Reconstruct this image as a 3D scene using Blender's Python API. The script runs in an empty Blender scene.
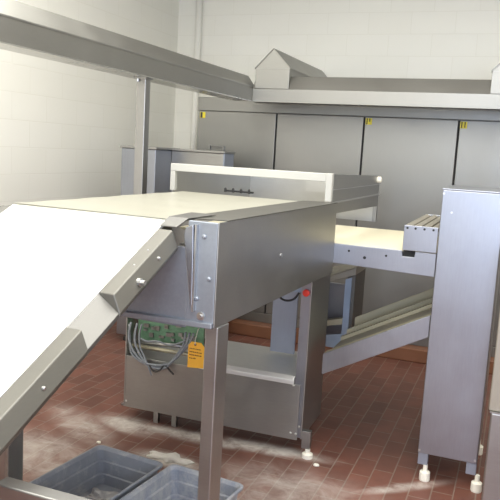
import bpy, bmesh, math, random
from mathutils import Vector, Matrix
random.seed(7)
S = bpy.context.scene
C = S.collection
R = math.radians
WM = {}            # world matrices of linked objects

# ------------------------------------------------------------------ materials
def nodes(name):
    m = bpy.data.materials.new(name); m.use_nodes = True
    nt = m.node_tree; b = nt.nodes['Principled BSDF']
    return m, nt, b
def N(nt, t, **kw):
    n = nt.nodes.new(t)
    for k, v in kw.items():
        if k in n.inputs: n.inputs[k].default_value = v
        else: setattr(n, k, v)
    return n
def steel(name, col, rough=.4, metal=1.0, streak=(1, 1, 12), var=.12, bump=.02, grime=.0):
    m, nt, b = nodes(name); L = nt.links.new
    tc = N(nt, 'ShaderNodeTexCoord')
    mp = N(nt, 'ShaderNodeMapping'); mp.inputs['Scale'].default_value = streak
    L(tc.outputs['Object'], mp.inputs['Vector'])
    n1 = N(nt, 'ShaderNodeTexNoise', Scale=22.0, Detail=6.0, Roughness=.65); L(mp.outputs[0], n1.inputs['Vector'])
    n2 = N(nt, 'ShaderNodeTexNoise', Scale=3.2, Detail=5.0, Roughness=.6); L(tc.outputs['Object'], n2.inputs['Vector'])
    r1 = N(nt, 'ShaderNodeMapRange'); r1.inputs['To Min'].default_value = rough-.1; r1.inputs['To Max'].default_value = rough+.12
    L(n2.outputs['Fac'], r1.inputs['Value']); L(r1.outputs[0], b.inputs['Roughness'])
    mx = N(nt, 'ShaderNodeMix', data_type='RGBA'); 
    d = tuple(c*(1-var*1.6) for c in col); l = tuple(min(1, c*(1+var)) for c in col)
    mx.inputs[6].default_value = (*d, 1); mx.inputs[7].default_value = (*l, 1)
    ad = N(nt, 'ShaderNodeMath', operation='ADD'); ml = N(nt, 'ShaderNodeMath', operation='MULTIPLY'); ml.inputs[1].default_value = .35
    L(n1.outputs['Fac'], ml.inputs[0]); L(ml.outputs[0], ad.inputs[0])
    m2 = N(nt, 'ShaderNodeMath', operation='MULTIPLY'); m2.inputs[1].default_value = .65
    L(n2.outputs['Fac'], m2.inputs[0]); L(m2.outputs[0], ad.inputs[1])
    L(ad.outputs[0], mx.inputs[0]); L(mx.outputs[2], b.inputs['Base Color'])
    b.inputs['Metallic'].default_value = metal
    bp = N(nt, 'ShaderNodeBump'); bp.inputs['Strength'].default_value = bump*4; bp.inputs['Distance'].default_value = .004
    L(ad.outputs[0], bp.inputs['Height']); L(bp.outputs[0], b.inputs['Normal'])
    return m
def plain(name, col, rough=.5, metal=0.0, var=.08, scale=20, bump=0.0, spec=.5):
    m, nt, b = nodes(name); L = nt.links.new
    tc = N(nt, 'ShaderNodeTexCoord'); n = N(nt, 'ShaderNodeTexNoise', Scale=float(scale), Detail=5.0)
    L(tc.outputs['Object'], n.inputs['Vector'])
    mx = N(nt, 'ShaderNodeMix', data_type='RGBA')
    mx.inputs[6].default_value = (*[c*(1-var) for c in col], 1); mx.inputs[7].default_value = (*[min(1, c*(1+var)) for c in col], 1)
    L(n.outputs['Fac'], mx.inputs[0]); L(mx.outputs[2], b.inputs['Base Color'])
    b.inputs['Roughness'].default_value = rough; b.inputs['Metallic'].default_value = metal
    b.inputs['Specular IOR Level'].default_value = spec
    if bump:
        bp = N(nt, 'ShaderNodeBump'); bp.inputs['Strength'].default_value = bump; bp.inputs['Distance'].default_value = .003
        L(n.outputs['Fac'], bp.inputs['Height']); L(bp.outputs[0], b.inputs['Normal'])
    return m
def wall_mat(name, axis, u0, z0=.146):
    m, nt, b = nodes(name); L = nt.links.new
    g = N(nt, 'ShaderNodeNewGeometry'); sp = N(nt, 'ShaderNodeSeparateXYZ'); L(g.outputs['Position'], sp.inputs[0])
    a1 = N(nt, 'ShaderNodeMath', operation='SUBTRACT'); a1.inputs[1].default_value = u0; L(sp.outputs[axis], a1.inputs[0])
    a2 = N(nt, 'ShaderNodeMath', operation='SUBTRACT'); a2.inputs[1].default_value = z0; L(sp.outputs[2], a2.inputs[0])
    cb = N(nt, 'ShaderNodeCombineXYZ'); L(a1.outputs[0], cb.inputs[0]); L(a2.outputs[0], cb.inputs[1])
    br = N(nt, 'ShaderNodeTexBrick', **{'Scale': 1.0, 'Mortar Size': .0045, 'Mortar Smooth': .6, 'Brick Width': .4064, 'Row Height': .2032})
    L(cb.outputs[0], br.inputs['Vector'])
    col = (.88, .87, .805)
    br.inputs['Color1'].default_value = (*col, 1); br.inputs['Color2'].default_value = (col[0]*.985, col[1]*.985, col[2]*.975, 1)
    br.inputs['Mortar'].default_value = (col[0]*.945, col[1]*.94, col[2]*.925, 1)
    no = N(nt, 'ShaderNodeTexNoise', Scale=90.0, Detail=4.0); L(g.outputs['Position'], no.inputs['Vector'])
    L(br.outputs['Color'], b.inputs['Base Color']); b.inputs['Roughness'].default_value = .42
    sb = N(nt, 'ShaderNodeMath', operation='MULTIPLY_ADD'); sb.inputs[1].default_value = -1.0; L(br.outputs['Fac'], sb.inputs[0])
    mu = N(nt, 'ShaderNodeMath', operation='MULTIPLY'); mu.inputs[1].default_value = .25; L(no.outputs['Fac'], mu.inputs[0]); L(mu.outputs[0], sb.inputs[2])
    bp = N(nt, 'ShaderNodeBump'); bp.inputs['Strength'].default_value = .22; bp.inputs['Distance'].default_value = .004
    L(sb.outputs[0], bp.inputs['Height']); L(bp.outputs[0], b.inputs['Normal'])
    return m
def floor_mat():
    m, nt, b = nodes('quarry_tile'); L = nt.links.new
    g = N(nt, 'ShaderNodeNewGeometry'); sp = N(nt, 'ShaderNodeSeparateXYZ'); L(g.outputs['Position'], sp.inputs[0])
    a1 = N(nt, 'ShaderNodeMath', operation='ADD'); a1.inputs[1].default_value = .467+.1045*20; L(sp.outputs[0], a1.inputs[0])
    a0 = N(nt, 'ShaderNodeMath', operation='ADD'); a0.inputs[1].default_value = 10.05; L(sp.outputs[1], a0.inputs[0])
    cb = N(nt, 'ShaderNodeCombineXYZ'); L(a0.outputs[0], cb.inputs[0]); L(a1.outputs[0], cb.inputs[1])
    br = N(nt, 'ShaderNodeTexBrick', **{'Scale': 1.0, 'Mortar Size': .0038, 'Mortar Smooth': .3, 'Brick Width': .209, 'Row Height': .1045, 'Bias': -.1})
    L(cb.outputs[0], br.inputs['Vector'])
    br.inputs['Color1'].default_value = (.125, .040, .025, 1); br.inputs['Color2'].default_value = (.185, .064, .042, 1)
    br.inputs['Mortar'].default_value = (.20, .135, .105, 1)
    no = N(nt, 'ShaderNodeTexNoise', Scale=7.0, Detail=7.0, Roughness=.65); L(g.outputs['Position'], no.inputs['Vector'])
    mx0 = N(nt, 'ShaderNodeMix', data_type='RGBA', blend_type='MULTIPLY'); mx0.inputs[0].default_value = .45
    rp = N(nt, 'ShaderNodeMapRange'); rp.inputs['From Min'].default_value = .3; rp.inputs['From Max'].default_value = .7
    rp.inputs['To Min'].default_value = .55; rp.inputs['To Max'].default_value = 1.25; L(no.outputs['Fac'], rp.inputs[0])
    L(br.outputs['Color'], mx0.inputs[6]); L(rp.outputs[0], mx0.inputs[7])
    # flour dust: soft spots of settled flour, broken up with noise
    nd = N(nt, 'ShaderNodeTexNoise', Scale=5.5, Detail=8.0, Roughness=.7, Distortion=.6); L(g.outputs['Position'], nd.inputs['Vector'])
    acc = None
    # x, y, rx, ry, rot, strength
    spots = [(-2.00, 3.42, .22, .10, -8, 1.15), (-1.62, 3.45, .45, .07, 3, 1.2), (-1.18, 3.50, .34, .07, 3, 1.2), (-2.25, 3.28, .34, .12, -30, .65),
             (-1.57, 3.12, .20, .08, 0, 1.3), (-2.15, 2.85, .40, .22, -25, .6), (-1.0, 2.80, .42, .08, -8, .9), (-.92, 3.05, .45, .3, 0, .55),
             (-1.6, 2.86, .7, .10, -6, .42), (-.42, 3.38, .3, .04, 40, .7), (-1.0, 2.3, .5, .6, 0, .55), (-1.85, 2.72, .05, .30, -6, .9)]
    for (x, y, rx, ry, rot, s) in spots:
        mp = N(nt, 'ShaderNodeMapping', vector_type='TEXTURE')
        mp.inputs['Location'].default_value = (x, y, 0); mp.inputs['Rotation'].default_value = (0, 0, R(rot)); mp.inputs['Scale'].default_value = (rx, ry, 1)
        L(g.outputs['Position'], mp.inputs['Vector'])
        ln = N(nt, 'ShaderNodeVectorMath', operation='LENGTH'); L(mp.outputs[0], ln.inputs[0])
        mr = N(nt, 'ShaderNodeMapRange', interpolation_type='SMOOTHERSTEP'); mr.inputs['From Min'].default_value = .1; mr.inputs['From Max'].default_value = 1.6
        mr.inputs['To Min'].default_value = s; mr.inputs['To Max'].default_value = 0; L(ln.outputs['Value'], mr.inputs[0])
        if acc is None: acc = mr.outputs[0]
        else:
            ad = N(nt, 'ShaderNodeMath', operation='MAXIMUM'); L(acc, ad.inputs[0]); L(mr.outputs[0], ad.inputs[1]); acc = ad.outputs[0]
    rn = N(nt, 'ShaderNodeMapRange'); rn.inputs['From Min'].default_value = .32; rn.inputs['From Max'].default_value = .66
    rn.inputs['To Min'].default_value = .12; rn.inputs['To Max'].default_value = 1.15; L(nd.outputs['Fac'], rn.inputs[0])
    mu = N(nt, 'ShaderNodeMath', operation='MULTIPLY', use_clamp=True); L(acc, mu.inputs[0]); L(rn.outputs[0], mu.inputs[1])
    ad = N(nt, 'ShaderNodeMath', operation='ADD', use_clamp=True); ad.inputs[1].default_value = .03; L(mu.outputs[0], ad.inputs[0])
    mx = N(nt, 'ShaderNodeMix', data_type='RGBA'); L(ad.outputs[0], mx.inputs[0]); L(mx0.outputs[2], mx.inputs[6])
    mx.inputs[7].default_value = (.60, .55, .50, 1)
    L(mx.outputs[2], b.inputs['Base Color'])
    b.inputs['Roughness'].default_value = .5; b.inputs['Specular IOR Level'].default_value = .35
    iv = N(nt, 'ShaderNodeMath', operation='MULTIPLY'); iv.inputs[1].default_value = -1; L(br.outputs['Fac'], iv.inputs[0])
    bp = N(nt, 'ShaderNodeBump'); bp.inputs['Strength'].default_value = .4; bp.inputs['Distance'].default_value = .003
    L(iv.outputs[0], bp.inputs['Height']); L(bp.outputs[0], b.inputs['Normal'])
    return m

def dusty(name, col, lo, hi):
    m = plain(name, col, .5, var=.15, scale=14); nt = m.node_tree; L = nt.links.new; b = nt.nodes['Principled BSDF']
    src = b.inputs['Base Color'].links[0].from_socket
    tc = N(nt, 'ShaderNodeTexCoord'); n = N(nt, 'ShaderNodeTexNoise', Scale=9.0, Detail=9.0, Roughness=.75, Distortion=.5); L(tc.outputs['Object'], n.inputs['Vector'])
    mr = N(nt, 'ShaderNodeMapRange'); mr.inputs['From Min'].default_value = lo; mr.inputs['From Max'].default_value = hi; mr.inputs['To Max'].default_value = .6
    L(n.outputs['Fac'], mr.inputs[0])
    mx = N(nt, 'ShaderNodeMix', data_type='RGBA'); L(mr.outputs[0], mx.inputs[0]); L(src, mx.inputs[6]); mx.inputs[7].default_value = (.55, .53, .50, 1)
    L(mx.outputs[2], b.inputs['Base Color']); return m
M = dict(
 panel=steel('steel_panel', (.375, .39, .43), .38, var=.17, streak=(8, 8, .6)),
 side=steel('steel_side_plate', (.40, .395, .38), .42, var=.2, streak=(.6, 10, 10)),
 bright=steel('bright_steel', (.60, .60, .59), .36, streak=(1, 8, 8)),
 frame=steel('steel_frame', (.38, .375, .365), .40, streak=(6, 6, .5)),
 oven=steel('oven_door_steel', (.295, .292, .277), .46, streak=(6, 6, .4), var=.07),
 duct=steel('duct_steel', (.335, .33, .31), .44, streak=(1, 1, 6), var=.08),
 plate=steel('worn_plate', (.34, .37, .42), .45, metal=.65, streak=(3, 3, 3), var=.28),
 rail=steel('rail_cover_steel', (.185, .18, .165), .5, streak=(10, .6, 10)), pan=steel('pan_steel', (.78, .78, .76), .5, metal=.75),
 lip=steel('lip_steel', (.66, .65, .62), .24, streak=(10, .6, 10)),
 notch=steel('rail_steel', (.20, .197, .19), .52, streak=(10, .6, 10)),
 white_metal=plain('sunlit_white_steel', (.46, .455, .425), .45, .0, var=.03),  # sunlit look of the hood's front bar, put into the base colour
 belt=plain('belt_white', (.86, .85, .79), .38, var=.02, scale=6, bump=.05),
 topbelt=plain('belt_cream', (.37, .36, .30), .28, var=.05, scale=5, bump=.25, spec=.6),
 canvas=plain('belt_canvas', (.62, .575, .43), .6, var=.05, scale=40),
 yellow_rail=steel('worn_rail', (.56, .52, .38), .5, metal=.8, streak=(.5, 10, 10)),
 dark=plain('dark_gap', (.02, .02, .02), .8), black=plain('black_rubber', (.03, .03, .03), .6),
 bin=plain('grey_bin_plastic', (.23, .245, .28), .5, var=.15, scale=14),
 white=plain('white_plastic', (.82, .78, .68), .5), flour=plain('flour', (.74, .71, .66), .9, var=.1, scale=60, bump=.4),
 cream=plain('cream_paint', (.88, .87, .805), .4, var=.02),
 green=plain('green_board', (.16, .30, .18), .5, var=.35, scale=60), cable=plain('grey_cable', (.25, .27, .29), .45, var=.2, scale=40),
 tag=plain('orange_card', (1.0, .50, .05), .6, var=.06, scale=12), ink=plain('dark_ink', (.16, .05, .02), .7),
 red=plain('red_plastic', (.75, .05, .03), .4), blue=plain('blue_grey_paint', (.34, .41, .52), .5, .0, var=.15, scale=14),
 bluesteel=steel('blue_grey_steel', (.38, .42, .50), .45, metal=.8, streak=(6, 6, .6)),
 yellow=plain('yellow_sticker', (.72, .60, .04), .5), curb=plain('curb_tile', (.19, .08, .042), .45, var=.2, scale=9),
 ceil=plain('ceiling_paint', (.62, .615, .59), .8), beige=steel('dull_beige_steel', (.40, .37, .31), .5, metal=.7, streak=(6, 6, 1)),
)

# ------------------------------------------------------------------ mesh helpers
MF = Matrix.Translation((-.936, 2.160, 0)) @ Matrix.Rotation(R(-2.3), 4, 'Z')   # frame of the dough table
ID = Matrix.Identity(4)
class MB:
    def __init__(s, mat=ID): s.bm = bmesh.new(); s.M = mat
    def v(s, p): return s.bm.verts.new(s.M @ Vector(p))
    def hexa(s, p):   # p: 8 points, bottom 4 ccw then top 4
        v = [s.v(q) for q in p]
        for f in ((3, 2, 1, 0), (4, 5, 6, 7), (0, 1, 5, 4), (1, 2, 6, 5), (2, 3, 7, 6), (3, 0, 4, 7)): s.bm.faces.new([v[i] for i in f])
        return s
    def box(s, x0, x1, y0, y1, z0, z1):
        return s.hexa([(x0, y0, z0), (x1, y0, z0), (x1, y1, z0), (x0, y1, z0), (x0, y0, z1), (x1, y0, z1), (x1, y1, z1), (x0, y1, z1)])
    def prism(s, pts, axis, a, b):   # 2D outline extruded along axis from a to b
        def P(q, t):
            return (t, q[0], q[1]) if axis == 'x' else ((q[0], t, q[1]) if axis == 'y' else (q[0], q[1], t))
        A = [s.v(P(q, a)) for q in pts]; B = [s.v(P(q, b)) for q in pts]; n = len(pts)
        s.bm.faces.new(A[::-1]); s.bm.faces.new(B)
        for i in range(n): s.bm.faces.new([A[i], A[(i+1) % n], B[(i+1) % n], B[i]])
        return s
    def lathe(s, c, prof, axis='z', n=20):   # prof: (radius, height)
        rings = []
        for r_, h in prof:
            ring = []
            for i in range(n):
                a = 2*math.pi*i/n; u, w = r_*math.cos(a), r_*math.sin(a)
                o = {'z': (u, w, h), 'x': (h, u, w), 'y': (u, -h, w)}[axis]
                ring.append(s.v((c[0]+o[0], c[1]+o[1], c[2]+o[2])))
            rings.append(ring)
        s.bm.faces.new(rings[0][::-1]); s.bm.faces.new(rings[-1])
        for A, B in zip(rings, rings[1:]):
            for i in range(n): s.bm.faces.new([A[i], A[(i+1) % n], B[(i+1) % n], B[i]])
        return s
    def tube(s, pts, r, n=8, smooth=3):
        P = [Vector(p) for p in pts]
        if smooth:
            Q = []
            for i in range(len(P)-1):
                p0, p1, p2, p3 = P[max(i-1, 0)], P[i], P[i+1], P[min(i+2, len(P)-1)]
                for k in range(smooth*2):
                    t = k/(smooth*2)
                    Q.append(.5*((2*p1)+(p2-p0)*t+(2*p0-5*p1+4*p2-p3)*t*t+(3*p1-p0-3*p2+p3)*t**3))
            Q.append(P[-1]); P = Q
        rings = []; up = Vector((.13, .27, .95)).normalized()
        for i, p in enumerate(P):
            d = (P[min(i+1, len(P)-1)]-P[max(i-1, 0)]).normalized()
            a = d.cross(up)
            if a.length < 1e-3: a = d.cross(Vector((1, 0, 0)))
            a.normalize(); b = d.cross(a)
            rings.append([s.v(p+r*(math.cos(2*math.pi*k/n)*a+math.sin(2*math.pi*k/n)*b)) for k in range(n)])
        s.bm.faces.new(rings[0]); s.bm.faces.new(rings[-1][::-1])
        for A, B in zip(rings, rings[1:]):
            for k in range(n): s.bm.faces.new([A[k], B[k], B[(k+1) % n], A[(k+1) % n]])
        return s
    def build(s, name, mat, parent=None, bevel=.0, smooth=False, label=None, seg=2):
        bm = s.bm
        W = WM[parent.name] if parent else ID
        bm.normal_update(); bmesh.ops.recalc_face_normals(bm, faces=bm.faces[:])
        bmesh.ops.transform(bm, matrix=W.inverted(), verts=bm.verts[:])
        me = bpy.data.meshes.new(name); bm.to_mesh(me); bm.free()
        o = bpy.data.objects.new(name, me); C.objects.link(o); o.data.materials.append(mat)
        if smooth:
            for p in me.polygons: p.use_smooth = True
        if parent: o.parent = parent
        WM[o.name] = W.copy()
        if bevel:
            b = o.modifiers.new('bevel', 'BEVEL'); b.width = bevel; b.segments = seg; b.limit_method = 'ANGLE'; b.angle_limit = R(35)
            b.harden_normals = False
        if label: o['label'] = label
        return o
def each(mb, name, mat, parent, **kw):      # every loose piece becomes a part of its own
    bm = mb.bm; seen = set(); out = []
    for v in bm.verts[:]:
        if v in seen: continue
        stack = [v]; comp = []; seen.add(v)
        while stack:
            q = stack.pop(); comp.append(q)
            for e in q.link_edges:
                w_ = e.other_vert(q)
                if w_ not in seen: seen.add(w_); stack.append(w_)
        n = MB(); mp = {q: n.bm.verts.new(q.co) for q in comp}
        for fc in {fc for q in comp for fc in q.link_faces}: n.bm.faces.new([mp[q] for q in fc.verts])
        out.append(n.build(name, mat, parent, **kw))
    bm.free(); return out
def tag(o, label, cat, group=None):
    o['label'] = label; o['category'] = cat
    if group: o['group'] = group
    return o
def thing(name, loc, label, cat, group=None, rot=0):
    o = bpy.data.objects.new(name, None); C.objects.link(o); o.location = loc; o.rotation_euler = (0, 0, rot)
    o.empty_display_size = .1
    WM[o.name] = Matrix.Translation(loc) @ Matrix.Rotation(rot, 4, 'Z')
    return tag(o, label, cat, group)
def struct(o): o['kind'] = 'structure'; return o
def copy_thing(src, loc, rot, label):
    def cp(o, par):
        c = o.copy(); C.objects.link(c)
        if par: c.parent = par
        for ch in o.children: cp(ch, c)
        return c
    r = cp(src, None); r.location = loc; r.rotation_euler = (0, 0, rot); r['label'] = label
    WM[r.name] = Matrix.Translation(loc) @ Matrix.Rotation(rot, 4, 'Z')
    return r

# ------------------------------------------------------------------ the room
XL, YB, ZC = -3.58, 6.85, 3.7
struct(MB().box(XL-.2, 4.2, -3.2, YB+.2, -.1, 0).build('floor', floor_mat()))
struct(MB().box(XL-.2, XL, -3.2, YB+.2, 0, ZC).build('wall_left', wall_mat('left_block_wall', 1, 4.45)))
struct(MB().box(XL, 4.2, YB, YB+.2, 0, ZC).build('wall_back', wall_mat('back_block_wall', 0, 0.1, .17)))
struct(MB().box(XL-.2, 4.2, -3.2, YB+.2, ZC, ZC+.1).build('ceiling', M['ceil']))
struct(MB().box(4.0, 4.2, -3.2, YB, 0, ZC).build('wall_right', wall_mat('right_block_wall', 1, 0.2)))
struct(MB().box(XL, 4.2, -3.4, -3.2, 0, ZC).build('wall_rear', wall_mat('rear_block_wall', 0, 0.0)))
struct(MB().box(-2.85, 3.9, 5.64, YB, 0, .115).build('trim_1', M['curb'], bevel=.01))
t = thing('wall_pipe', (-3.32, 6.81, 0), 'cream painted vertical pipe on the block wall left of the oven doors', 'pipe')
MB().lathe((-3.32, 6.81, 0), [(.034, 0.0), (.034, ZC-.001)]).build('pipe', M['cream'], t, smooth=True)
p = MB()
for z in (.9, 3.4): p.box(-3.365, -3.275, 6.80, YB-.001, z, z+.02)
each(p, 'pipe_clamp', M['cream'], t)

# ------------------------------------------------------------------ oven with steel doors
YO = 5.75
t = thing('oven', (-.7, YO, .115), 'wide stainless steel oven with a row of tall flush doors along the back wall', 'oven')
MB().box(-2.77, 3.0, YO+.03, 6.45, .116, 2.09).build('body', M['oven'], t)
MB().box(-2.775, 3.0, YO, YO+.03, 1.972, 2.092).build('header', M['oven'], t, bevel=.004)
MB().box(-2.775, 3.0, YO-.004, YO+.03, .116, .20).build('kick_plate', M['oven'], t, bevel=.003)
edges = [-2.77, -2.016, -1.252, -.50, .257, 1.01, 1.77, 2.53]
doors = []
for a, b in zip(edges, edges[1:]):
    dr = MB().box(a+.007, b-.007, YO-.008, YO+.03, .205, 1.968).build('door', M['oven'], t, bevel=.004); doors.append(dr)
hd = MB().box(-2.635, -2.625, YO-.03, YO-.008, 1.628, 1.674).box(-2.50, -2.49, YO-.03, YO-.008, 1.622, 1.668)
hd.hexa([(-2.635, YO-.036, 1.666), (-2.49, YO-.036, 1.660), (-2.49, YO-.026, 1.660), (-2.635, YO-.026, 1.666), (-2.635, YO-.036, 1.674), (-2.49, YO-.036, 1.668), (-2.49, YO-.026, 1.668), (-2.635, YO-.026, 1.674)])
hd.build('latch_handle', M['frame'], doors[0])
g = MB()
for e in edges[1:-1]: g.box(e-.0065, e+.0065, YO+.012, YO+.0299, .205, 1.968)
each(g, 'door_gap', M['dark'], t)
for k, (x, marks) in enumerate([(-2.745, [(.005, .02, .05)]), (-1.240, [(.008, .008, .05), (.030, .008, .028)]), (-.49, [(.008, .008, .046), (.032, .008, .046)])]):
    st = MB().box(x, x+.052, YO-.0105, YO-.008, 1.906, 1.958).build('number_sticker', M['yellow'], doors[k], label='small yellow number sticker')
    m_ = MB()
    for (dx, w, h) in marks: m_.box(x+dx, x+dx+w, YO-.0118, YO-.0105, 1.958-h, 1.956)
    m_.box(x+.004, x+.018, YO-.0118, YO-.0105, 1.910, 1.914)
    each(m_, 'sticker_mark', M['black'], st)

# ------------------------------------------------------------------ overhead trough with little roofs
t = thing('overhead_duct', (-2.19, 3.63, 0), 'stainless steel overhead trough with sloped roof turning along the oven top', 'duct')
zb, ze, zr = 2.045, 2.158, 2.252
MB().prism([(-2.26, zb), (-2.12, zb), (-2.12, ze), (-2.19, zr), (-2.26, ze)], 'y', -1.5, 5.47).build('side_trough', M['duct'], t, bevel=.002)
MB().prism([(5.40, zb-.008), (5.54, zb-.008), (5.54, ze-.01), (5.47, zr), (5.40, ze-.016)], 'x', -2.119, 3.0).build('front_trough', M['duct'], t, bevel=.002)
p = MB()
p.box(-2.265, -2.114, -1.5, 5.38, zb-.007, zb-.0005)
p.build('bottom_lip', M['lip'], t)
MB().box(-2.119, -2.116, -1.5, 5.39, ze-.006, ze+.002).build('seam', M['side'], t)
for xa in (-2.10, -.275):
    xb = xa+.29; xm = xa+.145
    gd = MB().prism([(xa, ze-.014), (xb, ze-.014), (xb, 2.306), (xm, 2.456), (xa, 2.306)], 'y', 5.397, YB-.01).build('gabled_duct', M['duct'], t, bevel=.003)
    r_ = MB()
    r_.prism([(xa-.006, 2.300), (xa-.006, 2.310), (xm, 2.464), (xb+.006, 2.310), (xb+.006, 2.300), (xm, 2.456)], 'y', 5.390, YB-.01)
    r_.build('roof_sheet', M['duct'], gd)
    MB().box(xa+.004, xb-.004, 5.3935, 5.3965, 2.302, 2.306).build('seam', M['frame'], gd)
po = MB().box(-2.192, -2.130, 3.69, 3.75, .012, 2.036).build('post', M['frame'], t, bevel=.004)
MB().box(-2.215, -2.110, 3.665, 3.775, 0.0, .012).build('base_plate', M['frame'], po)
MB().box(-2.205, -2.121, 3.68, 3.76, 2.028, 2.0375).build('post_cap', M['frame'], po)
MB().lathe((-2.178, 3.682, 2.012), [(.009, 0), (.009, .016)], 'z', 8).build('bolt', M['bright'], po)

# ------------------------------------------------------------------ steel cabinet behind the table
t = thing('steel_cabinet', (-2.6, 5.1, 0), 'grey steel cabinet with a boxy pillar behind the table, by the post', 'cabinet')
MB().box(-3.03, -2.715, 4.90, 5.29, .06, 1.608).build('pillar_box', M['panel'], t, bevel=.006)
MB().box(-2.714, -2.246, 5.165, 5.36, .06, 1.605).build('body', M['side'], t, bevel=.004)
MB().box(-3.04, -2.705, 4.89, 5.30, 1.6085, 1.625).build('pillar_lid', M['side'], t, bevel=.002)
MB().box(-2.704, -2.230, 5.15, 5.365, 1.606, 1.622).build('top_plate', M['side'], t, bevel=.002)
MB().box(-2.2455, -2.236, 5.165, 5.36, .06, 1.605).build('end_plate', M['bluesteel'], t, bevel=.002)
for (x, y) in ((-2.97, 4.96), (-2.78, 5.23), (-2.30, 5.20), (-2.30, 5.32)):
    MB().lathe((x, y, 0), [(.025, 0), (.022, .03), (.012, .035), (.012, .0595)]).build('foot', M['black'], t)

# ------------------------------------------------------------------ dough table (horizontal belt) in its own frame
ZT = 1.392
t = thing('conveyor_table', (-.948-.45, 2.152+.7, 0), 'long steel table with a glossy cream horizontal belt at the top of the slope', 'conveyor', rot=R(-2.3))
b = MB(MF)
nx, ny = 26, 44
def zz(x, y): return ZT + (.0012*math.sin(9*x+3.2*y)+.0008*math.sin(23*y+4*x))*(1 if .04 < y < 1.36 else 0)
g_ = [[b.v((-.905+.715*i/nx, .0+1.385*j/ny, zz(-.905+.715*i/nx, 1.385*j/ny))) for i in range(nx+1)] for j in range(ny+1)]
for j in range(ny):
    for i in range(nx): b.bm.faces.new([g_[j][i], g_[j][i+1], g_[j+1][i+1], g_[j+1][i]])
b.box(-.905, -.19, .0, 1.385, ZT-.012, ZT-.0025)
b.build('belt', M['topbelt'], t, smooth=True)
MB(MF).box(-.006, 0, -.012, 1.385, 1.028, 1.398).build('side_plate', M['side'], t, bevel=.002, label='brushed steel right side plate')
MB(MF).box(-.985, -.979, -.0, 1.385, 1.028, 1.372).build('side_plate', M['side'], t, bevel=.002)
MB(MF).box(-.979, -.006, -.0, 1.39, 1.028, 1.036).build('bottom_pan', M['side'], t)
# front end plate with its bottom flange
MB(MF).box(-.979, -.12, .0, .008, 1.012, 1.30).build('front_plate', M['plate'], t, bevel=.002)
MB(MF).box(-.12, -.0065, -.010, .006, 1.030, 1.396).build('corner_plate', M['plate'], t, bevel=.003)
MB(MF).hexa([(-.979, -.020, 1.006), (-.008, -.020, 1.026), (-.008, .012, 1.026), (-.979, .012, 1.006), (-.979, -.020, 1.024), (-.008, -.020, 1.046), (-.008, .012, 1.046), (-.979, .012, 1.024)]).build('bottom_flange', M['plate'], t, bevel=.003)
MB(MF).prism([(-.19, 1.3935), (0.002, 1.398), (.002, 1.4015), (-.19, 1.397)], 'y', .05, 1.383).build('rim_plate', M['rail'], t)
fl = MB(MF); P_ = [(-.212, -.146, -.045, 1.3705), (-.210, -.132, .012, 1.3975), (-.203, -.100, .165, 1.4035)]
A_ = [[fl.v((q[0], q[2], q[3])), fl.v((q[1], q[2], q[3])), fl.v((q[1], q[2], q[3]+.003)), fl.v((q[0], q[2], q[3]+.003))] for q in P_]
for a_, b_ in zip(A_, A_[1:]):
    for k in range(4): fl.bm.faces.new([a_[k], a_[(k+1) % 4], b_[(k+1) % 4], b_[k]])
fl.bm.faces.new(A_[0][::-1]); fl.bm.faces.new(A_[-1])
fl.build('lip_flap', M['notch'], t)
MB(MF).prism([(-.128, 1.350), (-.122, 1.372), (-.092, 1.385), (-.088, 1.30), (-.084, 1.10), (-.094, 1.105), (-.108, 1.20)], 'y', -.026, -.0105).build('hinge_bracket', M['panel'], t, bevel=.003)
MB(MF).box(-.085, -.079, -.026, -.0105, 1.08, 1.385).build('corner_rib', M['bright'], t)
bo = MB(MF)
for (x, z) in ((-.055, 1.345), (-.030, 1.20), (-.074, 1.125)):
    bo.lathe((x, -.010, z), [(.008, -.001), (.008, .004), (.004, .007)], 'y', 10)
each(bo, 'bolt', M['plate'], t)
MB(MF).lathe((-.055, -.010, 1.066), [(.015, 0), (.015, .004), (.008, .005), (.008, .012)], 'y', 12).build('bolt', M['bright'], t)
for (x0, y0) in ((-.0475, .0), (-.985, .0)):
    lg = MB(MF).box(x0, x0+.05, y0+.013, y0+.105, .05, 1.027).build('leg', M['side'], t, bevel=.004)
    MB(MF).lathe((x0+.025, y0+.06, 0), [(.026, 0), (.024, .02), (.012, .025), (.012, .051)]).build('foot', M['white'], lg, label='white levelling foot')

MB(MF).lathe((0, .60, 1.215), [(.009, -.001), (.009, .003), (.006, .004)], 'x', 12).build('plug', M['bright'], t)
# ------------------------------------------------------------------ sloped conveyor coming down towards the front
t = thing('sloped_conveyor', (-.948-.55, 1.1, 0), 'long white belt conveyor sloping down to the lower left with steel edge rails', 'conveyor', rot=R(-2.3))
def zi(y): return 1.367+.495*(y+.04)
yl = -1.75
def slab(mb, x0, x1, ya, yb, dz0, dz1):
    return mb.hexa([(x0, ya, zi(ya)+dz0), (x1, ya, zi(ya)+dz0), (x1, yb, zi(yb)+dz0), (x0, yb, zi(yb)+dz0), (x0, ya, zi(ya)+dz1), (x1, ya, zi(ya)+dz1), (x1, yb, zi(yb)+dz1), (x0, yb, zi(yb)+dz1)])
bl = MB(MF); slab(bl, -.905, -.214, yl, -.002, -.012, 0.0); bl.build('belt', M['belt'], t)
bl = MB(MF); slab(bl, -.95, -.907, yl, -.01, -.07, -.002); bl.build('side_rail', M['frame'], t, bevel=.003)
def rail(mb, cs, ya, yb):      # a rail of the given cross-section (x, height above the belt line) along the slope
    A = [mb.v((x, ya, zi(ya)+h)) for x, h in cs]; B = [mb.v((x, yb, zi(yb)+h)) for x, h in cs]; n = len(cs)
    mb.bm.faces.new(A[::-1]); mb.bm.faces.new(B)
    for k in range(n): mb.bm.faces.new([A[k], A[(k+1) % n], B[(k+1) % n], B[k]])
    return mb
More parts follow.
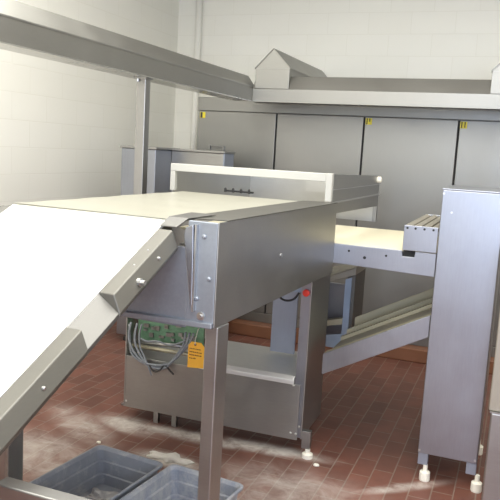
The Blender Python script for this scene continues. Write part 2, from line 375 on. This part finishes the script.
rail(MB(MF), [(-.212, -.004), (-.138, -.056), (-.138, -.072), (-.212, -.078)], yl, -.06).build('side_rail', M['notch'], t, bevel=.0015)
capcs = [(-.2125, .001), (-.158, .001), (-.134, -.054), (-.134, -.068), (-.2125, -.068)]
for ya, yb in ((-.392, -.052), (yl, -.545)): rail(MB(MF), capcs, ya, yb).build('rail_cover', M['rail'], t, bevel=.003)
bo = MB(MF)
for y in (-.16, -.72): bo.lathe((-.147, y, zi(y)-.030), [(.006, -.004), (.006, .006), (.004, .008)], 'x', 10)
for y in (-.17, -.25): bo.lathe((-.18, y, zi(y)), [(.004, 0), (.003, .003)], 'z', 8)
each(bo, 'bolt', M['bright'], t)
MB(MF).lathe((-.146, -.275, zi(-.275)-.035), [(.013, -.005), (.013, .009), (.008, .010), (.008, .024)], 'x', 12).build('adjuster_knob', M['bright'], t)
for x0 in (-.220, -.94):
    lg = MB(MF); lg.box(x0, x0+.045, -.87, -.825, .04, zi(-.87)-.078); lg = lg.build('leg', M['frame'], t, bevel=.003)
    MB(MF).lathe((x0+.022, -.848, 0), [(.026, 0), (.024, .02), (.012, .025), (.012, .041)]).build('foot', M['white'], lg, label='white levelling foot')
MB().box(-1.128, -.50, 1.285, 1.33, .758, .803).build('cross_bar', M['frame'], t, bevel=.004)
lg = MB().box(-.54, -.50, 1.287, 1.328, .04, .7575).build('leg', M['frame'], t, bevel=.003)
MB().lathe((-.52, 1.307, 0), [(.026, 0), (.024, .02), (.012, .025), (.012, .041)]).build('foot', M['white'], lg, label='white levelling foot')

# ------------------------------------------------------------------ hood at the end of the table
t = thing('belt_hood', (-1.4, 4.1, 1.2), 'low steel hood with white edged front opening over the end of the cream belt', 'hood')
HF = Matrix.Translation((-.912, 2.155, 0)) @ Matrix.Rotation(R(-.6), 4, 'Z')
f_ = MB(HF)
y0 = 1.392; f_.box(-.975, -.0545, y0, y0+.03, 1.505, 1.548)
f_.box(-.975, -.945, y0, y0+.03, 1.394, 1.505); f_.box(-.054, -.020, y0-.004, y0+.03, 1.4017, 1.549)
f_.build('front_frame', M['white_metal'], t, bevel=.003, label='off-white front frame bar')
sp = MB(HF); sp.hexa([(-.026, y0+.031, 1.335), (-.020, y0+.031, 1.335), (-.020, y0+1.24, 1.315), (-.026, y0+1.24, 1.315), (-.026, y0+.031, 1.546), (-.020, y0+.031, 1.546), (-.020, y0+1.24, 1.522), (-.026, y0+1.24, 1.522)])
sp.build('side_plate', M['side'], t)
rb = MB(HF); rb.box(-.0195, -.010, y0+.031, y0+1.24, 1.392, 1.400); rb.box(-.0195, -.016, y0+.031, y0+1.24, 1.462, 1.466); rb.build('side_rib', M['bright'], t)
MB(HF).box(-.046, -.020, y0+1.21, y0+1.24, 1.205, 1.314).build('rear_post', M['frame'], t)
MB(HF).box(-.975, -.969, y0+.031, y0+1.24, 1.22, 1.520).build('side_plate', M['side'], t)
MB(HF).box(-.969, -.028, y0+1.222, y0+1.238, 1.205, 1.500).build('rear_plate', M['bright'], t)
MB(HF).box(-.45, -.03, y0+.93, y0+.945, 1.395, 1.50).build('inner_baffle', M['bright'], t, label='lighter inner baffle plate')
MB(HF).lathe((-.020, y0+1.17, 1.496), [(.022, 0), (.022, .02), (.014, .026)], 'x', 16).build('knob', M['white'], t, smooth=False, label='white round knob')
kk = MB(HF); kk.box(-.72, -.54, y0+.20, y0+.215, 1.398, 1.408)
for i in range(4): kk.lathe((-.71+.05*i, y0+.19, 1.396), [(.008, 0), (.008, .02), (.004, .026)], 'z', 8)
kk.build('scraper_bar', M['black'], t, label='dark scraper bar with bolts at the belt end')

# ------------------------------------------------------------------ transfer conveyor to the right
t = thing('transfer_conveyor', (-.63, 4.0, 1.0), 'short horizontal cream belt conveyor feeding right into the upright steel machine', 'conveyor')
MB().box(-1.80, -.356, 3.565, 4.48, 1.175, 1.189).build('belt', M['canvas'], t, bevel=.004)
fr = MB(); fr.prism([(-.905, 1.084), (-.356, 1.067), (-.356, 1.186), (-.46, 1.186), (-.464, 1.156), (-.523, 1.156), (-.527, 1.186), (-.905, 1.186)], 'y', 3.545, 3.563)
fr.build('front_rail', M['panel'], t, bevel=.002)
MB().box(-.524, -.463, 3.5635, 3.5648, 1.150, 1.186).build('slot', M['dark'], t)
MB().box(-1.80, -.356, 4.482, 4.50, 1.08, 1.186).build('rear_rail', M['panel'], t, bevel=.002)
MB().box(-1.80, -.36, 3.57, 4.475, 1.078, 1.09).build('bottom_pan', M['side'], t)
bo = MB()
for (x, z, r) in ((-.80, 1.155, .006), (-.715, 1.128, .008), (-.605, 1.150, .006)): bo.lathe((x, 3.545, z), [(r, -.001), (r, .003)], 'y', 10)
each(bo, 'bolt_hole', M['dark'], t)

t = thing('slat_guard', (-.44, 3.9, 1.19), 'steel guard box with slatted top on the transfer belt beside the upright machine', 'guard')
MB().box(-.525, -.357, 3.535, 3.544, 1.190, 1.318).build('front_plate', M['panel'], t, bevel=.002)
for i, x in enumerate((-.518, -.474, -.430, -.386)):
    MB().hexa([(x, 3.5445, 1.300), (x+.024, 3.5445, 1.292), (x+.024, 4.36, 1.292), (x, 4.36, 1.300), (x, 3.5445, 1.319), (x+.024, 3.5445, 1.311), (x+.024, 4.36, 1.311), (x, 4.36, 1.319)]).build('slat', M['beige'], t)
MB().box(-.525, -.357, 4.3605, 4.37, 1.190, 1.318).build('rear_plate', M['panel'], t, bevel=.002)
bo = MB()
for x in (-.508, -.468, -.424, -.380): bo.lathe((x, 3.535, 1.304), [(.006, -.001), (.006, .002)], 'y', 10)
each(bo, 'bolt', M['dark'], t)

# ------------------------------------------------------------------ lower sloped return conveyor
t = thing('return_conveyor', (-.7, 3.9, .5), 'lower sloped steel conveyor rising right beneath the transfer belt', 'conveyor')
def zl(x): return .579+.535*(x+.9)
def lslab(mb, xa, xb, ya, yb, d0, d1):
    return mb.hexa([(xa, ya, zl(xa)+d0), (xb, ya, zl(xb)+d0), (xb, yb, zl(xb)+d0), (xa, yb, zl(xa)+d0), (xa, ya, zl(xa)+d1), (xb, ya, zl(xb)+d1), (xb, yb, zl(xb)+d1), (xa, yb, zl(xa)+d1)])
XA = -.900
m_ = MB(); lslab(m_, XA, -.357, 3.55, 3.566, -.115, 0); m_.build('front_rail', M['panel'], t, bevel=.002)
m_ = MB(); lslab(m_, XA, -.357, 3.5665, 3.62, -.006, 0); m_.build('rail_lip', M['yellow_rail'], t)
m_ = MB(); lslab(m_, XA, -.357, 3.622, 4.30, -.035, -.022); m_.build('belt', M['beige'], t)
m_ = MB(); lslab(m_, XA, -.357, 3.95, 3.99, -.0215, .0); m_.build('guide_strip', M['yellow_rail'], t)
m_ = MB(); lslab(m_, XA, -.357, 4.10, 4.13, -.0215, .012); m_.build('guide_strip', M['yellow_rail'], t)
m_ = MB(); lslab(m_, XA, -.357, 4.305, 4.32, -.115, .045); m_.build('rear_rail', M['yellow_rail'], t, bevel=.002)

YC = 4.321
ch = MB(); ch.hexa([(-0.970, YC, .44), (-0.919, YC, .465), (-0.919, YC+.30, .465), (-0.970, YC+.30, .44), (-0.970, YC, .875), (-0.919, YC, .895), (-0.919, YC+.30, .895), (-0.970, YC+.30, .875)])
ch = ch.build('chute_box', M['rail'], t, bevel=.002, label='small open steel chute box with slanted top')
MB().hexa([(-1.245, YC, .775), (-0.919, YC, .8955), (-0.919, YC+.3, .8955), (-1.245, YC+.3, .775), (-1.245, YC, .80), (-0.919, YC, .945), (-0.919, YC+.3, .955), (-1.245, YC+.3, .85)]).build('top_plate', M['beige'], ch, bevel=.003)
MB().hexa([(-0.980, YC-.012, .40), (-0.940, YC-.012, .42), (-0.940, YC-.001, .42), (-0.980, YC-.001, .40), (-0.980, YC-.012, .862), (-0.940, YC-.012, .878), (-0.940, YC-.001, .878), (-0.980, YC-.001, .862)]).build('front_strip', M['blue'], ch, label='blue-grey front strip')
MB().box(-1.245, -1.225, YC, YC+.3, .32, .774).build('side_plate', M['side'], ch, bevel=.002)
MB().box(-1.224, -0.971, YC+.285, YC+.30, .34, .774).build('rear_plate', M['panel'], ch)
MB().hexa([(-1.224, YC+.02, .50), (-0.981, YC+.02, .56), (-0.981, YC+.08, .56), (-1.224, YC+.08, .50), (-1.224, YC+.02, .53), (-0.981, YC+.02, .60), (-0.981, YC+.08, .60), (-1.224, YC+.08, .53)]).build('cross_rail', M['yellow_rail'], ch)
MB().hexa([(-1.224, YC+.002, .40), (-0.981, YC+.002, .40), (-0.981, YC+.012, .40), (-1.224, YC+.012, .40), (-1.224, YC+.002, .445), (-0.981, YC+.002, .50), (-0.981, YC+.012, .50), (-1.224, YC+.012, .445)]).build('sill_plate', M['blue'], ch)

# ------------------------------------------------------------------ machine cabinet below the table
t = thing('lower_cabinet', (-1.5, 3.66, 0), 'low steel machine cabinet under the table with open wiring on its left', 'cabinet')
CM = Matrix.Translation((-1.0, 3.49, 0)) @ Matrix.Rotation(R(1.4), 4, 'Z')
MB(CM).box(-1.068, .003, 0, .012, .088, .405).build('front_panel', M['side'], t, bevel=.003)
MB(CM).prism([(-.004, .400), (.026, .402), (.030, .436), (.016, .446), (-.004, .425)], 'x', -.60, -.035).build('panel_lip', M['pan'], t, bevel=.003)
tw = MB(CM); tw.box(.022, .030, .0, .42, .10, 1.02); tw = tw.build('side_plate', M['side'], t, bevel=.002, label='tall dark right side plate')
MB(CM).box(-.030, .0215, .0125, .030, .10, 1.02).build('post_flange', M['panel'], t, bevel=.002)
MB(CM).box(-1.078, -1.068, .0, .385, .088, .99).build('side_plate', M['side'], t, bevel=.002)
pn = MB(CM); pn.hexa([(-.60, .031, .425), (-.035, .031, .425), (-.10, .385, .462), (-.60, .385, .462), (-.60, .031, .440), (-.035, .031, .440), (-.10, .385, .474), (-.60, .385, .474)])
pn.build('top_pan', M['pan'], t, bevel=.004)
MB(CM).box(-1.066, -.601, .0125, .385, .385, .397).build('shelf', M['side'], t)
pn = MB(CM); pn.hexa([(-.034, .031, .425), (.0205, .031, .425), (.0205, .385, .462), (-.099, .385, .462), (-.034, .031, .440), (.0205, .031, .50), (.0205, .385, .52), (-.099, .385, .474)])
pn.build('pan_end', M['bluesteel'], t, bevel=.002)
MB(CM).box(-.275, -.125, .30, .312, .476, 1.02).build('inner_upright', M['bluesteel'], t, bevel=.002, label='blue-grey inner upright plate')
MB(CM).box(-.235, -.034, .05, .16, .90, 1.02).build('control_box', M['blue'], t, bevel=.004, label='blue-grey control box')
MB(CM).lathe((.002, .012, .915), [(.007, .0), (.007, .012), (.019, .014), (.019, .026), (.010, .031)], 'y', 16).build('stop_button', M['red'], t, label='red round stop button')
MB(CM).tube([(-.16, .045, .90), (-.15, .03, .865), (-.115, .03, .852), (-.075, .03, .865), (-.05, .045, .90)], .006).build('cable', M['black'], t, smooth=True)
bo = MB(CM)
for (x, z) in ((-.035, .395), (-.035, .125), (-.005, .125), (-1.06, .125), (.012, .17)): bo.lathe((x, 0, z), [(.007, -.001), (.007, .003), (.004, .006)], 'y', 10)
each(bo, 'bolt', M['bright'], t)
MB(CM).box(-1.05, -.62, .10, .112, .44+.04, .70).build('circuit_board', M['green'], t, label='green circuit board')
cp = MB(CM)
for i in range(16): 
    x = -1.02+random.random()*.36; z = .50+random.random()*.10; cp.box(x, x+.02+random.random()*.02, .085, .0995, z, z+.012+random.random()*.015)
each(cp, 'board_component', M['frame'], t)
MB(CM).tube([(-1.05, .05, .478), (-.62, .05, .505)], .012, smooth=0).build('rod', M['bright'], t, smooth=True)
MB(CM).tube([(-1.05, .03, .462), (-.62, .03, .462)], .012, smooth=0).build('rod', M['yellow_rail'], t, smooth=True)
cabs = [
 [(-1.05, -.005, .60), (-1.04, -.012, .50), (-1.02, -.018, .425), (-.95, -.02, .385), (-.87, -.02, .375), (-.79, -.02, .395), (-.72, -.015, .46), (-.66, -.005, .54), (-.64, 0, .60)],
 [(-1.04, -.005, .61), (-1.045, -.02, .52), (-1.0, -.028, .44), (-.93, -.03, .392), (-.86, -.03, .387), (-.78, -.028, .405), (-.73, -.02, .45), (-.68, -.01, .53), (-.665, 0, .6)],
 [(-1.00, -.005, .61), (-1.005, -.022, .53), (-.985, -.03, .47), (-.94, -.03, .41), (-.88, -.028, .37), (-.80, -.028, .378), (-.755, -.02, .43), (-.70, -.01, .52), (-.69, 0, .6)],
 [(-.97, -.005, .61), (-.975, -.02, .55), (-.965, -.026, .48), (-.93, -.03, .42), (-.90, -.03, .36), (-.885, -.024, .318)],
 [(-.99, -.005, .53), (-.93, -.015, .515), (-.86, -.015, .525), (-.78, -.012, .512), (-.70, -.01, .545), (-.65, 0, .57)],
 [(-.90, -.03, .39), (-.87, -.036, .352), (-.83, -.036, .36), (-.80, -.03, .395), (-.77, -.026, .37), (-.745, -.02, .345)]]
for i, c_ in enumerate(cabs):
    MB(CM).tube(c_, .007 if i < 3 else .0055, n=8).build('cable', M['cable'] if i != 5 else M['black'], t, smooth=True, label='looped grey cable' if i < 3 else None)
for (x, y) in ((-.15, .34), (-1.045, .34)):
    lg = MB(CM).box(x-.012, x+.020, y+.002, y+.036, .05, .0975 if x < -.5 else .0995).build('leg', M['frame'], t)
    MB(CM).lathe((x+.004, y+.019, 0), [(.030, 0), (.030, .022), (.022, .027), (.014, .029), (.014, .051)]).build('foot', M['white'], lg, label='white levelling foot')
lg = MB(CM).box(.0305, .078, .0, .036, .05, .15).build('leg', M['frame'], t, bevel=.002)
MB(CM).lathe((.066, .010, 0), [(.030, 0), (.030, .022), (.022, .027), (.014, .029), (.014, .0498)]).build('foot', M['white'], lg, label='white levelling foot')
MB(CM).box(-.93, -.10, .16, .20, .058, .0975).build('base_rail', M['bluesteel'], t)
for x in (-.90, -.78): MB(CM).box(x, x+.03, .05, .08, 0, .0975).build('leg', M['frame'], t)

tg = thing('hang_tag', (-1.545, 3.30, .48), 'orange card tag with dark writing hanging beside the table front leg', 'tag')
MB().prism([(-1.587, .458), (-1.492, .467), (-1.491, .584), (-1.510, .606), (-1.568, .606), (-1.586, .584)], 'y', 3.30, 3.3025).build('card', M['tag'], tg)
w = MB(); rs = random.Random(3)
for z, n_ in ((.564, 7), (.546, 7), (.529, 7), (.511, 4)):
    x = -1.577
    for k in range(n_):
        ww = .004+rs.random()*.006
        w.hexa([(x, 3.2992, z), (x+ww, 3.2992, z+.001), (x+ww, 3.2999, z+.001), (x, 3.2999, z), (x, 3.2992, z+.004+rs.random()*.005), (x+ww, 3.2992, z+.005), (x+ww, 3.2999, z+.005), (x, 3.2999, z+.006)]); x += ww+.003
each(w, 'writing', M['ink'], tg)
MB().lathe((-1.545, 3.30, .592), [(.007, -.0002), (.007, .0008)], 'y', 12).build('eyelet', M['ink'], tg)
MB().tube([(-1.545, 3.298, .592), (-1.547, 3.305, .62), (-1.56, 3.36, .66), (-1.60, 3.46, .64)], .002, n=6).build('string', M['white'], tg)

# ------------------------------------------------------------------ upright machine at the right
t = thing('upright_machine', (-.21, 4.0, 0), 'tall narrow stainless steel upright machine with flat bluish front panel', 'machine')
MB().box(-.352, -.060, 3.515, 3.525, .150, 1.508).build('front_panel', M['panel'], t, bevel=.004)
MB().box(-.350, -.058, 3.526, 4.08, .155, 1.500).build('body', M['side'], t, bevel=.003)
MB().box(-.354, -.056, 3.513, 4.082, 1.5085, 1.516).build('top_plate', M['panel'], t, bevel=.002)
bo = MB()
for (x, z) in ((-.345, .166), (-.070, .168), (-.345, 1.49), (-.30, 1.40)): bo.lathe((x, 3.515, z), [(.006, -.001), (.006, .003)], 'y', 10)
each(bo, 'bolt', M['bright'], t)
for (x, y) in ((-.325, 3.545), (-.085, 3.545), (-.325, 4.03), (-.105, 4.03)):
    lg = MB().box(x-.025, x+.025, y-.018, y+.03, .085, .1545).build('leg', M['bluesteel'], t, bevel=.002)
    MB().lathe((x+(.016 if x < -.2 else .034), y-.008, 0), [(.026, 0), (.028, .006), (.027, .046), (.022, .051), (.012, .052), (.012, .086)]).build('foot', M['white'], lg, bevel=.0, label='white levelling foot')

t = thing('steel_housing', (.22, 3.45, 0), 'steel machine housing cut off by the right edge, beside the upright machine', 'machine')
MB().box(-.030, .55, 3.27, 3.505, .525, 1.25).build('upper_housing', M['beige'], t, bevel=.005)
MB().box(-.020, .55, 3.26, 3.505, .06, .519).build('lower_housing', M['side'], t, bevel=.008)
MB().box(-.024, .55, 3.255, 3.505, .5195, .5245).build('ledge', M['frame'], t)
for x in (.03, .5): MB().lathe((x, 3.33, 0), [(.026, 0), (.024, .03), (.012, .035), (.012, .0598)]).build('foot', M['white'], t, label='white levelling foot')

# ------------------------------------------------------------------ grey tubs on the floor
def tub(name, loc, rot, label, mat):
    t = thing(name, loc, label, 'tub', 'grey plastic tubs on the floor', rot)
    W, L_, H = .385, .54, .18
    def ring(w, l, z, r=.03, n=5):
        pts = []
        for cx, cy, a0 in ((w/2-r, l/2-r, 0), (-w/2+r, l/2-r, 90), (-w/2+r, -l/2+r, 180), (w/2-r, -l/2+r, 270)):
            for k in range(n+1):
                a = R(a0+90*k/n); pts.append((cx+r*math.cos(a), cy+r*math.sin(a), z))
        return pts
    prof = [(.31, .465, .0), (.325, .48, .05), (.330, .485, .055), (.342, .497, .11), (.348, .503, .115), (.356, .511, .166), (.385, .54, .168), (.387, .542, .178), (.381, .536, .181), (.365, .52, .180),
            (.350, .505, .165), (.341, .496, .117), (.325, .480, .112), (.318, .473, .057), (.304, .459, .052), (.298, .453, .006)]
    T = Matrix.Translation(loc) @ Matrix.Rotation(rot, 4, 'Z')
    mb = MB(T); rings = [[mb.v(p) for p in ring(w, l, z)] for (w, l, z) in prof]; n = len(rings[0])
    for a, b in zip(rings, rings[1:]):
        for i in range(n): mb.bm.faces.new([a[i], a[(i+1) % n], b[(i+1) % n], b[i]])
    mb.bm.faces.new(rings[0][::-1]); mb.bm.faces.new(rings[-1])
    mb.build('tub_body', mat, t)
    rl = MB(T)
    outer = ring(.389, .544, .176); inner = ring(.372, .527, .1815)
    for sgn in (1, -1):
        rl.tube([(sgn*.06, .2705, .172), (sgn*.055, .279, .160), (0, .281, .156), (-sgn*.055, .279, .160), (-sgn*.06, .2705, .172)] if sgn == 1 else
                [(.06, -.2705, .172), (.055, -.279, .160), (0, -.281, .156), (-.055, -.279, .160), (-.06, -.2705, .172)], .005)
    rl.build('grip', mat, t, smooth=True)
    return t, T
def tubloc(cx, cy, a, W=.385, L_=.54):   # from back-right corner
    return None
a1 = R(-5.5); a2 = R(-5.5)
def center(bl, br, a, L_=.54):
    mx, my = (bl[0]+br[0])/2, (bl[1]+br[1])/2
    return (mx-math.sin(-a)*L_/2, my-math.cos(a)*L_/2, 0)
l1 = center((-1.789, 2.774), (-1.411, 2.741), a1); l2 = center((-1.377, 2.757), (-1.000, 2.721), a2)
tb1, T1 = tub('plastic_tub', l1, a1, 'grey plastic tub with pale scraps inside, left of the pair on the floor', dusty('grey_tub_plastic', (.23, .245, .28), .52, .78))
tb2, T2 = tub('plastic_tub', l2, a2, 'flour-dusted grey plastic tub behind the table leg, right of the pair', dusty('dusty_tub_plastic', (.24, .26, .31), .42, .68))
# scraps in the left tub
mb = MB(); rs = random.Random(5)
bmt = bmesh.new(); bmesh.ops.create_icosphere(bmt, subdivisions=3, radius=1)
lx, ly = -1.655, 2.58
for v in bmt.verts:
    n_ = .75+.35*math.sin(5*v.co.x+2)*math.cos(4*v.co.y)+.12*math.sin(11*v.co.y+3*v.co.z)
    v.co = Vector((lx+v.co.x*.10*n_, ly+v.co.y*.085*n_, max(.0075, .010+v.co.z*.045*n_)))
me_ = bpy.data.meshes.new('tmp'); bmt.to_mesh(me_); bmt.free(); mb.bm.from_mesh(me_); bpy.data.meshes.remove(me_)
tag(mb.build('dough_scrap', plain('grey_scrap', (.38, .37, .37), .8, var=.2, scale=40), smooth=False), 'pale grey crumpled scrap lying in the left grey tub', 'scrap')
# flour heap between the tubs
mb = MB(); bmt = bmesh.new(); bmesh.ops.create_icosphere(bmt, subdivisions=3, radius=1)
for v in bmt.verts:
    n_ = 1+.3*math.sin(7*v.co.x+1)+.2*math.sin(9*v.co.y)
    v.co = Vector((-1.585+v.co.x*.10*n_, 3.13+v.co.y*.045*n_, max(0.0005, v.co.z*.022*n_)))
me_ = bpy.data.meshes.new('tmp'); bmt.to_mesh(me_); bmt.free(); mb.bm.from_mesh(me_); bpy.data.meshes.remove(me_)
o = tag(mb.build('flour_heap', M['flour'], smooth=True), 'small heap of white flour on the tiles between the tubs and the lower cabinet', 'flour')
def crumb(name, x, y, s, label, sd):
    rs = random.Random(sd); mb = MB(); bmt = bmesh.new(); bmesh.ops.create_icosphere(bmt, subdivisions=2, radius=1)
    for v in bmt.verts:
        n_ = .85+.3*rs.random(); v.co = Vector((x+v.co.x*s*1.3*n_, y+v.co.y*s*n_, max(.0004, s*.55+v.co.z*s*.6*n_)))
    me_ = bpy.data.meshes.new('tmp'); bmt.to_mesh(me_); bmt.free(); mb.bm.from_mesh(me_); bpy.data.meshes.remove(me_)
    return tag(mb.build(name, M['white'], smooth=True), label, 'crumb')
crumb('dough_crumb', -.86, 3.42, .013, 'white dough crumb on the tiles in front of the cabinet foot', 1)
crumb('dough_crumb', -2.02, 3.12, .010, 'tiny white dough crumb on the tiles left of the cabinet', 2)
cp = thing('plastic_disc', (-1.985, 2.45, 0), 'white round plastic disc on the floor below the cross bar', 'disc')
MB().lathe((-1.985, 2.45, 0), [(.045, 0), (.047, .004), (.047, .022), (.042, .027), (.030, .0275)], 'z', 24).build('rim', M['white'], cp, smooth=False, bevel=.002)
MB().lathe((-1.985, 2.45, .0275), [(.028, 0), (.028, .003), (.020, .0045)], 'z', 24).build('centre', M['white'], cp)

# ------------------------------------------------------------------ camera
yaw, pit, rol, F = R(-20.9), R(8.23), R(-3.24), 694.
f = Vector((math.sin(yaw)*math.cos(pit), math.cos(yaw)*math.cos(pit), -math.sin(pit)))
r0 = Vector((math.cos(yaw), -math.sin(yaw), 0)); d0 = f.cross(r0)
r = math.cos(rol)*r0+math.sin(rol)*d0; d = -math.sin(rol)*r0+math.cos(rol)*d0
cd = bpy.data.cameras.new('camera'); cam = bpy.data.objects.new('camera', cd); C.objects.link(cam)
u = -d; bk = -f
cam.matrix_world = Matrix(((r.x, u.x, bk.x, 0), (r.y, u.y, bk.y, 0), (r.z, u.z, bk.z, 1.65), (0, 0, 0, 1)))
cd.sensor_width = 36; cd.lens = F/500*36; cd.clip_start = .05
S.camera = cam

# ------------------------------------------------------------------ light
def area(name, loc, rot, sx, sy, power, col):
    l = bpy.data.lights.new(name, 'AREA'); l.shape = 'RECTANGLE'; l.size = sx; l.size_y = sy; l.energy = power; l.color = col
    o = bpy.data.objects.new(name, l); C.objects.link(o); o.location = loc; o.rotation_euler = rot; return o
warm = (1.0, .985, .91)
area('ceiling_lamp_front', (-1.0, .0, ZC-.06), (0, 0, 0), 3.6, 3.4, 175, warm)
area('ceiling_lamp_back', (-1.0, 3.0, ZC-.06), (0, 0, 0), 3.8, 1.9, 110, warm)
area('added_fill_right', (2.4, 3.0, ZC-.06), (0, 0, 0), 1.4, 3.2, 45, warm)  # added fill lamp, brightens the sloped trough roof from the right
area('window_daylight', (1.0, -3.1, 1.9), (R(86), 0, 0), 3.2, 2.0, 130, (.60, .74, 1.0))
w = bpy.data.worlds.new('world'); S.world = w; w.use_nodes = True
bg = w.node_tree.nodes['Background']; bg.inputs[0].default_value = (.80, .88, 1.0, 1); bg.inputs[1].default_value = .25
S.view_settings.view_transform = 'Standard'; S.view_settings.look = 'None'; S.view_settings.gamma = 1; S.view_settings.use_curve_mapping = False
S.view_settings.exposure = 0.42
